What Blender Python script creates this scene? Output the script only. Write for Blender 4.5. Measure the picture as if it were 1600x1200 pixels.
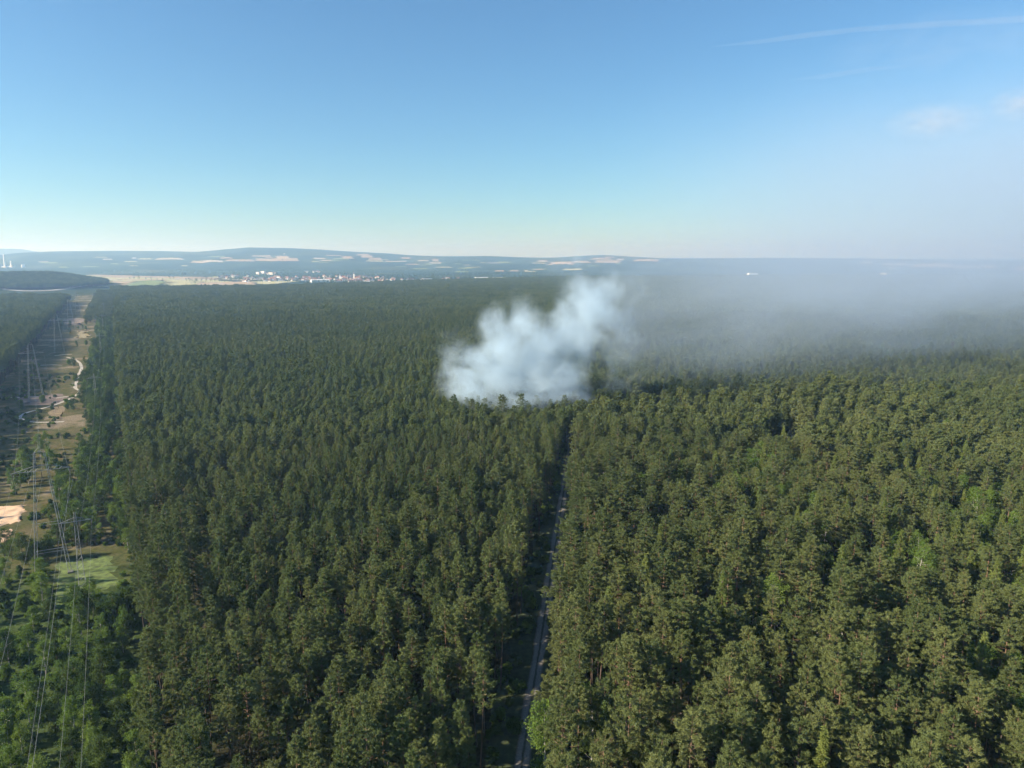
import bpy, math, random
import numpy as np
from mathutils import Vector, Matrix
R = math.radians
rng = np.random.default_rng(11)
random.seed(5)
for o in list(bpy.data.objects):
    bpy.data.objects.remove(o)
SC = bpy.context.scene
COL = SC.collection

# ------------------------------------------------------------------ camera
CAM_H, PITCH, F = 100.0, math.atan(195 / 1111.0), 1111.0      # F in pixels of a 1600 px wide picture
cd = bpy.data.cameras.new('camera'); cam = bpy.data.objects.new('camera', cd); COL.objects.link(cam)
cam.location = (0, 0, CAM_H); cam.rotation_euler = (math.pi / 2 - PITCH, 0, 0)
cd.sensor_width = 36; cd.lens = 36 * F / 1600; cd.clip_start = 1; cd.clip_end = 200000
SC.camera = cam

# ------------------------------------------------------------------ sky, sun, exposure
SUN_EL, SUN_AZ = R(27), math.atan2(-0.95, -0.31)               # azimuth from +Y towards +X
W = bpy.data.worlds.new('World'); SC.world = W; W.use_nodes = True
wn = W.node_tree.nodes; wl = W.node_tree.links
sky = wn.new('ShaderNodeTexSky'); sky.sky_type = 'NISHITA'; sky.sun_disc = False
sky.sun_elevation = SUN_EL; sky.sun_rotation = SUN_AZ
sky.altitude = 100; sky.air_density = 1.15; sky.dust_density = 0.1; sky.ozone_density = 7.4
tint = wn.new('ShaderNodeMix'); tint.data_type = 'RGBA'; tint.blend_type = 'MULTIPLY'; tint.inputs[0].default_value = 1.0; tint.inputs[7].default_value = (0.93, 1.05, 1.0, 1)
wl.new(sky.outputs[0], tint.inputs[6]); wl.new(tint.outputs[2], wn['Background'].inputs[0]); wn['Background'].inputs[1].default_value = 0.066
sl = bpy.data.lights.new('sun', 'SUN'); sl.energy = 5.0; sl.angle = R(0.53); sl.color = (1.0, 0.89, 0.73)
so = bpy.data.objects.new('sun', sl); COL.objects.link(so)
SDIR = Vector((math.sin(SUN_AZ) * math.cos(SUN_EL), math.cos(SUN_AZ) * math.cos(SUN_EL), math.sin(SUN_EL)))
so.rotation_euler = (-SDIR).to_track_quat('-Z', 'Y').to_euler(); so.location = SDIR * 300
vs = SC.view_settings; vs.view_transform = 'Standard'; vs.look = 'None'; vs.exposure = 1.25; vs.gamma = 1.0
vs.use_curve_mapping = False
cy = SC.cycles
cy.max_bounces = 5; cy.diffuse_bounces = 2; cy.glossy_bounces = 1; cy.transmission_bounces = 2; cy.volume_bounces = 2
cy.transparent_max_bounces = 8; cy.use_denoising = True; cy.caustics_reflective = False; cy.caustics_refractive = False
cy.use_adaptive_sampling = True; cy.adaptive_threshold = 0.03
try: cy.denoiser = 'OPENIMAGEDENOISE'
except Exception: pass

# ------------------------------------------------------------------ picture <-> place
CP, SP = math.cos(PITCH), math.sin(PITCH)
def ray(px, py):
    a = (px - 800) / F; u = (600 - py) / F
    return np.array([a, CP + u * SP, -SP + u * CP])
def gp(px, py, z=0.0):                                           # where the pixel's ray meets height z
    d = ray(px, py); t = (z - CAM_H) / d[2]
    return np.array([d[0] * t, d[1] * t, z])
def px_of(x, y, z):                                              # vectorised projection
    dep = y * CP - (z - CAM_H) * SP
    up = y * SP + (z - CAM_H) * CP
    return 800 + F * x / dep, 600 - F * up / dep, dep

SKYL = np.array([[-400, 397], [0, 400], [30, 397], [90, 395], [180, 394], [250, 394], [310, 395], [350, 391.5], [390, 388.5], [450, 389], [500, 391],
                 [550, 394], [600, 396], [640, 399], [690, 401], [760, 400], [800, 401.5], [830, 403], [860, 403], [900, 400.5], [940, 398.5], [985, 401],
                 [1040, 404], [1200, 403], [1350, 404], [1500, 407], [1700, 408], [2200, 402]], float)
FARL = np.array([[-400, 394], [0, 392], [35, 392], [60, 396], [250, 399], [700, 400], [800, 402], [860, 402.5], [1300, 404], [1700, 405], [2200, 402]], float)
def sm(t):
    t = np.clip(t, 0, 1); return t * t * (3 - 2 * t)
def terrain(x, y):
    x = np.asarray(x, float); y = np.asarray(y, float)
    r = np.hypot(x, y); az = np.clip(np.arctan2(x, y), -1.25, 1.25)
    px = 800 + F * np.tan(az) / CP
    front = sm((np.cos(np.arctan2(x, y)) - 0.1) / 0.3)
    c1 = 100 + (405 - np.interp(px, SKYL[:, 0], SKYL[:, 1])) / F * 10500
    c2 = 100 + (405 - np.interp(px, FARL[:, 0], FARL[:, 1])) / F * 17000
    roll = 10 * np.sin(az * 41 + r / 700) + 7 * np.sin(az * 83 - r / 430)
    h1 = c1 * sm((r - 5200) / 5300) * (1 - 0.75 * sm((r - 10500) / 3000)) + roll * sm((r - 5500) / 1500) * (1 - sm((r - 8500) / 1500))
    h2 = c2 * sm((r - 13500) / 3500)
    h = np.maximum(h1, h2) * front
    # low wooded ridge west of the fields
    ux = (px - 20) / 175.0
    rid = 36 * np.exp(-((r - 3150) / 330.0) ** 2) * sm((1.0 - ux) / 0.75)
    return h + rid * front
def hit(px, py, r0=1500, r1=19000):
    d = ray(px, py); hd = np.hypot(d[0], d[1])
    rr = np.arange(r0, r1, 20.0); t = rr / hd
    z = CAM_H + d[2] * t; g = terrain(d[0] * t, d[1] * t)
    k = np.argmax(z <= g) if np.any(z <= g) else len(rr) - 1
    return np.array([d[0] * t[k], d[1] * t[k], g[k]])

# corridor: signed distance s into the clearing from its eastern wood edge; track: signed distance d
def cor_s(x, y): return -(x + 1 + 0.558 * y) * 0.8733
def trk_d(x, y): return (x - (1.9 + 0.121 * (y - 127))) * 0.9928
CW = 83.0

# ------------------------------------------------------------------ helpers
def tag(o, label=None, cat=None, group=None, kind=None):
    if label: o['label'] = label
    if cat: o['category'] = cat
    if group: o['group'] = group
    if kind: o['kind'] = kind
    return o
def mesh_np(name, V, faces_list, mats, mat_idx=None, smooth=False):
    """faces_list: list of int arrays (n,k)."""
    me = bpy.data.meshes.new(name)
    V = np.asarray(V, np.float32)
    me.vertices.add(len(V)); me.vertices.foreach_set('co', V.ravel())
    loops = np.concatenate([f.ravel() for f in faces_list]).astype(np.int32)
    tot = np.concatenate([np.full(len(f), f.shape[1], np.int32) for f in faces_list])
    st = np.concatenate([[0], np.cumsum(tot)[:-1]]).astype(np.int32)
    me.loops.add(len(loops)); me.loops.foreach_set('vertex_index', loops)
    me.polygons.add(len(tot)); me.polygons.foreach_set('loop_start', st); me.polygons.foreach_set('loop_total', tot)
    for m in mats: me.materials.append(m)
    if mat_idx is not None: me.polygons.foreach_set('material_index', np.asarray(mat_idx, np.int32))
    me.polygons.foreach_set('use_smooth', np.full(len(tot), smooth))
    me.update(calc_edges=True); me.validate()
    return me
def link(name, me, parent=None, loc=None):
    o = bpy.data.objects.new(name, me); COL.objects.link(o)
    if parent: o.parent = parent
    if loc is not None: o.location = loc
    return o
class MB:
    def __init__(s): s.V = []; s.Q = []; s.T = []; s.n = 0; s.qm = []; s.tm = []
    def add(s, V, Q=None, T=None, m=0):
        V = np.asarray(V, float).reshape(-1, 3)
        if Q is not None and len(Q): s.Q.append(np.asarray(Q) + s.n); s.qm += [m] * len(Q)
        if T is not None and len(T): s.T.append(np.asarray(T) + s.n); s.tm += [m] * len(T)
        s.V.append(V); s.n += len(V)
    def box(s, c, h, m=0, rz=0.0):
        c = np.array(c, float); hx, hy, hz = h
        P = np.array([[x, y, z] for z in (-hz, hz) for (x, y) in ((-hx, -hy), (hx, -hy), (hx, hy), (-hx, hy))])
        cs, sn = math.cos(rz), math.sin(rz)
        P = np.c_[P[:, 0] * cs - P[:, 1] * sn, P[:, 0] * sn + P[:, 1] * cs, P[:, 2]] + c
        s.add(P, Q=[[0, 3, 2, 1], [4, 5, 6, 7], [0, 1, 5, 4], [1, 2, 6, 5], [2, 3, 7, 6], [3, 0, 4, 7]], m=m)
    def tube(s, pts, rad, n=6, m=0, cap=True):
        pts = np.asarray(pts, float); rad = np.broadcast_to(rad, len(pts))
        t = np.gradient(pts, axis=0); t /= np.linalg.norm(t, axis=1)[:, None] + 1e-9
        ref = np.array([0, 0, 1.0]) if abs(t[0][2]) < 0.8 else np.array([1.0, 0, 0])
        u = np.cross(t, ref); u /= np.linalg.norm(u, axis=1)[:, None] + 1e-9
        v = np.cross(t, u); a = np.arange(n) * 2 * math.pi / n
        P = pts[:, None] + rad[:, None, None] * (u[:, None] * np.cos(a)[None, :, None] + v[:, None] * np.sin(a)[None, :, None])
        k = len(pts); i = np.arange(k - 1)[:, None] * n; j = np.arange(n)[None]
        Q = np.stack([i + j, i + (j + 1) % n, i + n + (j + 1) % n, i + n + j], -1).reshape(-1, 4)
        s.add(P, Q=Q, m=m)
        if cap and n > 2:
            s.add(P[0], T=[[0, q + 1, q] for q in range(1, n - 1)], m=m); s.add(P[-1], T=[[0, q, q + 1] for q in range(1, n - 1)], m=m)
    def mesh(s, name, mats, smooth=False):
        fl = []; mi = []
        if s.Q: fl.append(np.concatenate(s.Q)); mi += s.qm
        if s.T: fl.append(np.concatenate(s.T)); mi += s.tm
        return mesh_np(name, np.concatenate(s.V), fl, mats, mi, smooth)

# ------------------------------------------------------------------ materials
def mat(name):
    m = bpy.data.materials.new(name); m.use_nodes = True
    nt = m.node_tree; nt.nodes.clear(); out = nt.nodes.new('ShaderNodeOutputMaterial')
    return m, nt, out
class NB:
    """tiny node builder"""
    def __init__(s, nt): s.nt = nt
    def n(s, t, **k):
        x = s.nt.nodes.new(t)
        for a, b in k.items(): setattr(x, a, b)
        return x
    def put(s, sock, v):
        if hasattr(v, 'links') or isinstance(v, bpy.types.NodeSocket): s.nt.links.new(v, sock)
        else: sock.default_value = v
    def math(s, op, a, b=0.0, c=None, clamp=False):
        x = s.n('ShaderNodeMath', operation=op, use_clamp=clamp); s.put(x.inputs[0], a); s.put(x.inputs[1], b)
        if c is not None: s.put(x.inputs[2], c)
        return x.outputs[0]
    def vmath(s, op, a, b=(0, 0, 0)):
        x = s.n('ShaderNodeVectorMath', operation=op); s.put(x.inputs[0], a)
        if op == 'SCALE': s.put(x.inputs['Scale'], b)
        else: s.put(x.inputs[1], b)
        return x.outputs['Value'] if op in ('LENGTH', 'DOT_PRODUCT', 'DISTANCE') else x.outputs[0]
    def noise(s, vec, scale, detail=2, rough=0.5, dist=0.0):
        x = s.n('ShaderNodeTexNoise'); s.put(x.inputs['Vector'], vec); x.inputs['Scale'].default_value = scale
        x.inputs['Detail'].default_value = detail; x.inputs['Roughness'].default_value = rough; x.inputs['Distortion'].default_value = dist
        return x
    def ramp(s, v, stops):
        x = s.n('ShaderNodeValToRGB'); s.put(x.inputs[0], v); e = x.color_ramp.elements
        while len(e) < len(stops): e.new(0.5)
        for q, (p, c) in zip(e, stops): q.position = p; q.color = (*c, 1)
        return x.outputs[0]
    def mix(s, f, a, b, mode='MIX'):
        x = s.n('ShaderNodeMix', data_type='RGBA', blend_type=mode); s.put(x.inputs[0], f)
        s.put(x.inputs[6], a if not isinstance(a, tuple) else (*a, 1)); s.put(x.inputs[7], b if not isinstance(b, tuple) else (*b, 1))
        return x.outputs[2]
    def sep(s, v):
        x = s.n('ShaderNodeSeparateXYZ'); s.put(x.inputs[0], v); return x.outputs
    def pos(s): return s.n('ShaderNodeNewGeometry').outputs['Position']

def leaf_mat(name, c0, c1, c2, trans=0.3):
    """foliage: hue varies from tree to tree and from clump to clump"""
    m, nt, out = mat(name); b = NB(nt)
    rnd = oi = b.n('ShaderNodeObjectInfo').outputs['Random']
    tc = b.n('ShaderNodeTexCoord').outputs['Object']
    nz = b.noise(tc, 0.55, 2).outputs[0]
    st = b.noise(b.pos(), 0.009, 3).outputs[0]
    oi = b.math('MULTIPLY_ADD', b.math('SUBTRACT', st, .5), 1.5, oi)
    col = b.ramp(b.math('MULTIPLY_ADD', nz, 0.6, b.math('MULTIPLY_ADD', oi, 0.65, -0.14)), [(0.1, c0), (0.5, c1), (0.95, c2)])
    col = b.mix(b.math('GREATER_THAN', rnd, .9985), col, (.130, .110, .055))
    d = b.n('ShaderNodeBsdfDiffuse'); t = b.n('ShaderNodeBsdfTranslucent'); mx = b.n('ShaderNodeMixShader')
    b.put(d.inputs[0], col); b.put(t.inputs[0], col); mx.inputs[0].default_value = trans
    nt.links.new(d.outputs[0], mx.inputs[1]); nt.links.new(t.outputs[0], mx.inputs[2]); nt.links.new(mx.outputs[0], out.inputs[0])
    return m
def bark_mat(name, low, high, z0, z1):
    m, nt, out = mat(name); b = NB(nt)
    tc = b.n('ShaderNodeTexCoord').outputs['Object']; z = b.sep(tc)[2]
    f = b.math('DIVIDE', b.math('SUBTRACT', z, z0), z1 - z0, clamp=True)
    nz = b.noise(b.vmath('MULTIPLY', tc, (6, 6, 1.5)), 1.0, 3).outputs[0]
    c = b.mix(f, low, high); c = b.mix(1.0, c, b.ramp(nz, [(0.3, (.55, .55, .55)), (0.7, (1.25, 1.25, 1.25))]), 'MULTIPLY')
    p = b.n('ShaderNodeBsdfPrincipled'); b.put(p.inputs['Base Color'], c); p.inputs['Roughness'].default_value = 0.9
    nt.links.new(p.outputs[0], out.inputs[0]); return m
def plain(name, c, rough=0.8, metal=0.0, var=0.25, scale=0.5):
    m, nt, out = mat(name); b = NB(nt)
    nz = b.noise(b.pos(), scale, 3).outputs[0]
    col = b.mix(1.0, c, b.ramp(nz, [(0.3, (1 - var,) * 3), (0.7, (1 + var,) * 3)]), 'MULTIPLY')
    p = b.n('ShaderNodeBsdfPrincipled'); b.put(p.inputs['Base Color'], col)
    p.inputs['Roughness'].default_value = rough; p.inputs['Metallic'].default_value = metal
    nt.links.new(p.outputs[0], out.inputs[0]); return m

M_PINE = leaf_mat('pine_needles', (0.094, 0.126, 0.047), (0.13, 0.16, 0.058), (0.168, 0.19, 0.07), 0.28)
M_PINE2 = leaf_mat('pine_needles_young', (0.096, 0.134, 0.048), (0.132, 0.168, 0.059), (0.172, 0.198, 0.07), 0.28)
M_LARCH = leaf_mat('larch_needles', (0.125, 0.17, 0.05), (0.165, 0.21, 0.06), (0.205, 0.24, 0.07), 0.4)
M_SPRUCE = leaf_mat('spruce_needles', (0.077, 0.118, 0.033), (0.120, 0.156, 0.046), (0.164, 0.196, 0.052), 0.25)
M_BIRCH = leaf_mat('birch_leaves', (0.09, 0.15, 0.032), (0.13, 0.2, 0.042), (0.175, 0.24, 0.052), 0.42)
M_DARKLEAF = leaf_mat('alder_leaves', (0.047, 0.086, 0.026), (0.074, 0.117, 0.034), (0.101, 0.143, 0.038), 0.35)
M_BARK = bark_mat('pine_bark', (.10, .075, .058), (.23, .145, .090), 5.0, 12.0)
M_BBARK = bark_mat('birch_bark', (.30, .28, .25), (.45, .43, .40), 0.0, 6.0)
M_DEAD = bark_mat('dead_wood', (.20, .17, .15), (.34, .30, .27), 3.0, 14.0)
M_STEEL = plain('galvanised_steel', (.27, .285, .285), 0.7, 0.2, 0.12)
M_WIRE = plain('aluminium_cable', (.22, .23, .23), 0.6, 0.4, 0.05)
M_GLASSY = plain('insulator_glass', (.10, .07, .05), 0.25, 0, .1)
M_CONC = plain('concrete', (.17, .165, .155), 0.9)

# ------------------------------------------------------------------ ground
def ground_mat():
    m, nt, out = mat('ground_soil'); b = NB(nt); P = b.pos()
    n1 = b.noise(P, 0.12, 4).outputs[0]; n2 = b.noise(P, 1.3, 3).outputs[0]; n3 = b.noise(P, 0.0016, 5, 0.6).outputs[0]
    near = b.ramp(n1, [(0.32, (.030, .032, .016)), (0.5, (.050, .048, .026)), (0.68, (.055, .068, .024))])
    near = b.mix(1.0, near, b.ramp(n2, [(0.3, (.6, .6, .6)), (0.7, (1.3, 1.3, 1.3))]), 'MULTIPLY')
    far = b.ramp(n3, [(0.35, (.018, .034, .016)), (0.50, (.030, .052, .022)), (0.60, (.055, .075, .032)), (0.70, (.105, .110, .055))])
    dist = b.vmath('LENGTH', P)
    f = b.math('DIVIDE', b.math('SUBTRACT', dist, 1500), 1500, clamp=True)
    p = b.n('ShaderNodeBsdfDiffuse'); b.put(p.inputs[0], b.mix(f, near, far)); nt.links.new(p.outputs[0], out.inputs[0]); return m
az = np.concatenate([np.arange(-180, -50, 5.0), np.arange(-50, 50, 0.5), np.arange(50, 180, 5.0)])
rr = np.concatenate([[0.5], np.geomspace(40, 2200, 26)[:-1], np.arange(2200, 20500, 150.0)])
A, RR = np.meshgrid(np.radians(az), rr)
GX, GY = np.sin(A) * RR, np.cos(A) * RR
GZ = terrain(GX, GY)
na = len(az); i = np.arange(len(rr) - 1)[:, None] * na; j = np.arange(na)[None]
Q = np.stack([i + j, i + na + j, i + na + (j + 1) % na, i + (j + 1) % na], -1).reshape(-1, 4)[:, ::-1]
g = link('ground', mesh_np('ground', np.c_[GX.ravel(), GY.ravel(), GZ.ravel()], [Q], [ground_mat()], smooth=True)); tag(g, kind='structure')

# the heath of the power-line clearing
def heath_mat():
    m, nt, out = mat('heath_grass'); b = NB(nt); P = b.pos()
    n0 = b.noise(P, 0.022, 4, 0.6).outputs[0]; n1 = b.noise(P, 0.13, 6, 0.68).outputs[0]; n2 = b.noise(P, 0.9, 4, .65).outputs[0]
    c = b.ramp(n1, [(0.30, (.048, .060, .020)), (0.45, (.080, .085, .033)), (0.57, (.115, .098, .048)), (0.70, (.160, .128, .078))])
    sand = b.mix(n2, (.17, .14, .09), (.25, .205, .14))
    c = b.mix(b.ramp(n0, [(0.54, (0, 0, 0)), (0.62, (1, 1, 1))]), c, sand)
    grn = b.ramp(n1, [(0.3, (.040, .060, .020)), (0.55, (.062, .090, .028)), (0.72, (.10, .11, .045))])
    c = b.mix(b.math('DIVIDE', b.math('SUBTRACT', b.math('MULTIPLY_ADD', n0, 60.0, b.sep(P)[1]), 225.0), 50.0, clamp=True), grn, c)
    c = b.mix(1.0, c, b.ramp(n2, [(0.3, (.6, .6, .6)), (0.7, (1.25, 1.25, 1.25))]), 'MULTIPLY')
    p = b.n('ShaderNodeBsdfDiffuse'); b.put(p.inputs[0], c); nt.links.new(p.outputs[0], out.inputs[0]); return m
def edge_pt(y, s):                                              # a point s metres into the clearing, at depth y
    return np.array([-1 - 0.558 * y - s / 0.8733, y])
V = []; ys = np.linspace(20, 2150, 260); ss = np.linspace(-1, CW + 2, 14)
for y in ys:
    for s in ss:
        q = edge_pt(y, s + (1.5 * math.sin(y / 9.0 + s) if s in (ss[0], ss[-1]) else 0)); V.append((q[0], q[1], 0.05))
i = np.arange(len(ys) - 1)[:, None] * len(ss); j = np.arange(len(ss) - 1)[None]
Q = np.stack([i + j, i + len(ss) + j, i + len(ss) + j + 1, i + j + 1], -1).reshape(-1, 4)[:, ::-1]
tag(link('heath', mesh_np('heath', V, [Q], [heath_mat()])), kind='structure')

def ribbon(name, pts, w, z, m, kind='structure', n=6):
    """smooth strip through pts (x, y), width w, with u across and v along as a UV map"""
    pts = np.asarray(pts, float)[:, :2]
    t = np.r_[0, np.cumsum(np.hypot(*np.diff(pts, axis=0).T))]
    tt = np.linspace(0, t[-1], max(8, int(t[-1] / n)))
    C = np.c_[np.interp(tt, t, pts[:, 0]), np.interp(tt, t, pts[:, 1])]
    k = np.ones(5) / 5
    if len(C) > 12:
        for ax in (0, 1): C[2:-2, ax] = np.convolve(C[:, ax], k, 'valid')
    d = np.gradient(C, axis=0); d /= np.linalg.norm(d, axis=1)[:, None]; nn = np.c_[d[:, 1], -d[:, 0]]
    us = np.array([-.5, -.3, -.1, .1, .3, .5])
    wob = 1 + 0.12 * np.sin(tt / 5.3) + 0.08 * np.sin(tt / 2.1 + 1)
    V = []; uv = []
    for q in range(len(C)):
        for u in us:
            p = C[q] + nn[q] * u * w * wob[q]; V.append((p[0], p[1], z + terrain(p[0], p[1]))); uv.append((u, tt[q] / w))
    L = len(us); i = np.arange(len(C) - 1)[:, None] * L; j = np.arange(L - 1)[None]
    Q = np.stack([i + j, i + j + 1, i + L + j + 1, i + L + j], -1).reshape(-1, 4)
    me = mesh_np(name, V, [Q], [m]); ul = me.uv_layers.new(name='UVMap')
    li = np.empty(len(me.loops), np.int32); me.loops.foreach_get('vertex_index', li)
    ul.data.foreach_set('uv', np.asarray(uv, np.float32)[li].ravel())
    return tag(link(name, me), kind=kind)
def track_mat(name, rut, mid, verge):
    m, nt, out = mat(name); b = NB(nt); P = b.pos()
    u = b.sep(b.n('ShaderNodeTexCoord').outputs['UV'])[0]
    n1 = b.noise(P, 0.7, 4).outputs[0]; n2 = b.noise(P, 3.5, 3).outputs[0]
    au = b.math('ABSOLUTE', b.math('ADD', u, b.math('MULTIPLY_ADD', n1, 0.16, -0.08)))
    c = b.ramp(au, [(0.03, mid), (0.10, rut), (0.30, rut), (0.46, verge)])
    c = b.mix(1.0, c, b.ramp(n2, [(0.3, (.65, .65, .65)), (0.7, (1.25, 1.25, 1.25))]), 'MULTIPLY')
    p = b.n('ShaderNodeBsdfDiffuse'); b.put(p.inputs[0], c); nt.links.new(p.outputs[0], out.inputs[0]); return m
# forest track with a grassy verge strip under it
ty = np.arange(40, 452, 6.0); tp = np.c_[1.9 + 0.121 * (ty - 127), ty]
M_VERGE = plain('verge_grass', (.045, .060, .020), 0.95, 0, .4, 0.8)
ribbon('verge', tp + [-1.5, 0], 13.0, 0.03, M_VERGE)
ribbon('forest_track', tp, 4.0, 0.06, track_mat('track_gravel', (.22, .205, .185), (.09, .09, .06), (.075, .08, .04)))
# sandy footpath winding down the clearing, read off the photograph
M_PATH = track_mat('path_sand', (.46, .43, .38), (.38, .35, .29), (.26, .23, .16))
pth = [gp(*p) for p in [(104, 558), (116, 561), (125, 567), (128, 575), (123, 585), (119, 598), (117, 607), (127, 611), (119, 618), (108, 624), (88, 632),
                        (60, 640), (40, 645), (30, 651), (36, 657), (52, 660), (75, 660), (100, 659)]]
ribbon('footpath', pth, 2.6, 0.09, M_PATH, n=2.5)
for q in [[(0, 622), (25, 621), (60, 620)], [(88, 622), (100, 620), (112, 619)], [(60, 571), (80, 570), (97, 571)], [(85, 556), (100, 554), (112, 554)]]:
    ribbon('sandy_strip', [gp(*p) for p in q], 2.2, 0.08, M_PATH, n=3)
for py, a, b_ in [(470, 118, 150), (478, 113, 140), (486, 118, 140), (498, 108, 133), (464, 116, 138)]:
    ribbon('sandy_strip', [gp(a, py), gp((a + b_) / 2, py - .6), gp(b_, py)], 7, 0.08, M_PATH, n=8)
# bright meadow and ochre patch
def patch(name, poly, m, z=0.08, amp=0.0, n=14, zf=None):
    """fills a quad of picture points (four corners, clockwise) with a grid laid on the ground"""
    c = [zf(*p) if zf else gp(*p) for p in poly]
    V = []
    for a in np.linspace(0, 1, n):
        for e in np.linspace(0, 1, n):
            p = (1 - a) * ((1 - e) * c[0] + e * c[1]) + a * ((1 - e) * c[3] + e * c[2])
            w = 0.06 * np.hypot(*(c[2] - c[0])[:2])
            rim = (min(a, 1 - a, e, 1 - e) < 0.01)
            if rim: p = p + np.array([rng.normal(0, w * .5), rng.normal(0, w * .5), 0])
            zz = terrain(p[0], p[1]) + z + (0 if rim else amp * (0.5 + 0.5 * math.sin(a * 17 + 3 * e) * math.cos(e * 11 - 2 * a)))
            V.append((p[0], p[1], zz))
    i = np.arange(n - 1)[:, None] * n; j = np.arange(n - 1)[None]
    Q = np.stack([i + j, i + j + 1, i + n + j + 1, i + n + j], -1).reshape(-1, 4)
    me = mesh_np(name, V, [Q[:, ::-1]], [m], smooth=True)
    return tag(link(name, me), kind='structure')
M_MEADOW = plain('meadow_grass', (.095, .135, .030), 0.95, 0, .55, 0.5)
patch('meadow', [(92, 880), (172, 866), (182, 915), (84, 952)], M_MEADOW)
M_OCHRE = plain('dry_grass', (.23, .185, .08), 0.95, 0, .4, 0.3)
patch('dry_grass_patch', [(122, 518), (135, 515), (140, 528), (118, 528)], M_OCHRE, n=8)
patch('dry_grass_patch', [(84, 636), (106, 634), (98, 655), (70, 656)], plain('rusty_heath', (.17, .125, .06), .95, 0, .45, .3), n=8)
patch('heather_patch', [(28, 618), (104, 616), (90, 632), (30, 634)], plain('heather', (.135, .098, .075), .95, 0, .4, .25), n=10, z=0.07)
patch('heather_patch', [(108, 498), (132, 497), (128, 508), (100, 509)], plain('pale_heath', (.19, .14, .10), .95, 0, .4, .1), n=8)
M_SAND = plain('dug_sand', (.58, .40, .25), 0.95, 0, .16, 0.6)
patch('sand_pit', [(-40, 796), (38, 789), (34, 813), (-40, 832)], M_SAND, amp=0.5, n=18)
patch('sand_pit', [(-40, 840), (20, 826), (12, 846), (-40, 862)], M_SAND, amp=0.4, n=12)

# ------------------------------------------------------------------ trees
def blades(c, d, ln, wd):
    """triangles: base at c, tip along d; returns V (3n,3)"""
    n = len(c); r = rng.normal(size=(n, 3)); s = np.cross(d, r); s /= np.linalg.norm(s, axis=1)[:, None] + 1e-9
    a = c - s * wd[:, None] / 2; b = c + s * wd[:, None] / 2; t = c + d * ln[:, None]
    return np.stack([a, b, t], 1).reshape(-1, 3)
def unit(v): return v / (np.linalg.norm(v, axis=-1, keepdims=True) + 1e-9)
def trunk_mb(H, r0, bend, limbs, top=0.97, n=7):
    mb = MB(); k = 9; z = np.linspace(-0.3, H * top, k); f = z / H
    P = np.c_[bend[0] * np.sin(f * 2.2) , bend[1] * np.sin(f * 1.7), z]
    mb.tube(P, r0 * (1 - 0.88 * np.clip(f, 0, 1)), n)
    for (a, b, r) in limbs: mb.tube([a, (a + b) / 2 + [0, 0, -.08], b], [r, r * .7, r * .25], 3, cap=False)
    return mb, (lambda zz: np.array([bend[0] * math.sin(zz / H * 2.2), bend[1] * math.sin(zz / H * 1.7), zz]))
def make_pine(H, cb, rm, lod, seed, young=False):
    """Scots pine: bare stem, rounded crown of needle tufts on whorled limbs"""
    rg = np.random.default_rng(seed); global rng; rng = rg
    bend = rg.normal(0, 0.35, 2); zc = H * cb; C = []; D = []; limbs = []
    ax = lambda zz: np.array([bend[0] * math.sin(zz / H * 2.2), bend[1] * math.sin(zz / H * 1.7), zz])
    z = zc; az = rg.uniform(0, 6.28); lean = rg.uniform(0, 6.28)
    while z < H - 0.25:
        t = (z - zc) / (H - zc)
        prof = (0.45 + 0.55 * min(1, t / 0.18)) * (1 - t) ** (0.55 if not young else 0.66) + 0.05
        nb = rg.integers(4, 7) if t < .85 else 4
        tier = rg.uniform(.78, 1.12)
        for q in range(nb):
            if t < .3 and rg.random() < 0.3: continue
            az += 2.4 + rg.normal(0, .35)
            L = rm * 1.12 * prof * tier * rg.uniform(0.6, 1.2) * (1 + 0.2 * math.cos(az - lean))
            sl = (0.02 + 0.6 * t) if not young else (0.12 + 0.6 * t)
            a = ax(z); e = a + np.array([math.cos(az) * L, math.sin(az) * L, L * sl + rg.normal(0, .12)])
            limbs.append((a, a + (e - a) * .85, 0.030 * (1 - t) + 0.010))
            nt_ = max(2, int(round((3 + 4.2 * L) * (1.0 if lod == 0 else 0.7 if lod == 1 else 0.28))))
            sfrac = 1 - 0.66 * rg.random(nt_) ** 1.35; sfrac[0] = 1.0
            side = np.array([-math.sin(az), math.cos(az), 0])
            for s in sfrac:
                off = side * rg.normal(0, 0.21) * L * (1.2 - s * .85) + np.array([0, 0, rg.normal(0.06, .09)])
                C.append(a + (e - a) * s + off); D.append(unit(np.array([math.cos(az), math.sin(az), 0.85]) + side * rg.normal(0, .45)))
        z += rg.uniform(0.62, 0.95) * (1 if lod < 2 else 1.25)
    C.append(ax(H - .2)); D.append(np.array([0, 0, 1.0]))
    C = np.array(C); D = np.array(D)
    nb = {0: 13, 1: 6, 2: 3}[lod]; ln = {0: .50, 1: .70, 2: 1.25}[lod]; wd = {0: .105, 1: .25, 2: .70}[lod]
    cc = np.repeat(C, nb, 0); dd = unit(np.repeat(D, nb, 0) * 0.75 + rg.normal(size=(len(cc), 3)) * 0.8)
    cc = cc + rg.normal(0, 1, cc.shape) * ([.09, .09, .05] if lod == 0 else [.17, .17, .10])
    V = blades(cc - dd * ln * .25, dd, ln * rg.uniform(.7, 1.3, len(cc)), wd * rg.uniform(.7, 1.3, len(cc)))
    if lod == 0:
        k = rg.integers(3, 7)                                    # a few dead snags under the crown
        for q in range(k):
            zz = rg.uniform(zc * .72, zc); a = ax(zz); an = rg.uniform(0, 6.28); l = rg.uniform(.5, 1.4)
            limbs.append((a, a + [math.cos(an) * l, math.sin(an) * l, -.1], .03))
    mb, _ = trunk_mb(H, 0.19 if not young else .14, bend, limbs if lod == 0 else limbs[::3] if lod == 1 else [], n=7 if lod == 0 else 4)
    return mb, V
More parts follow.
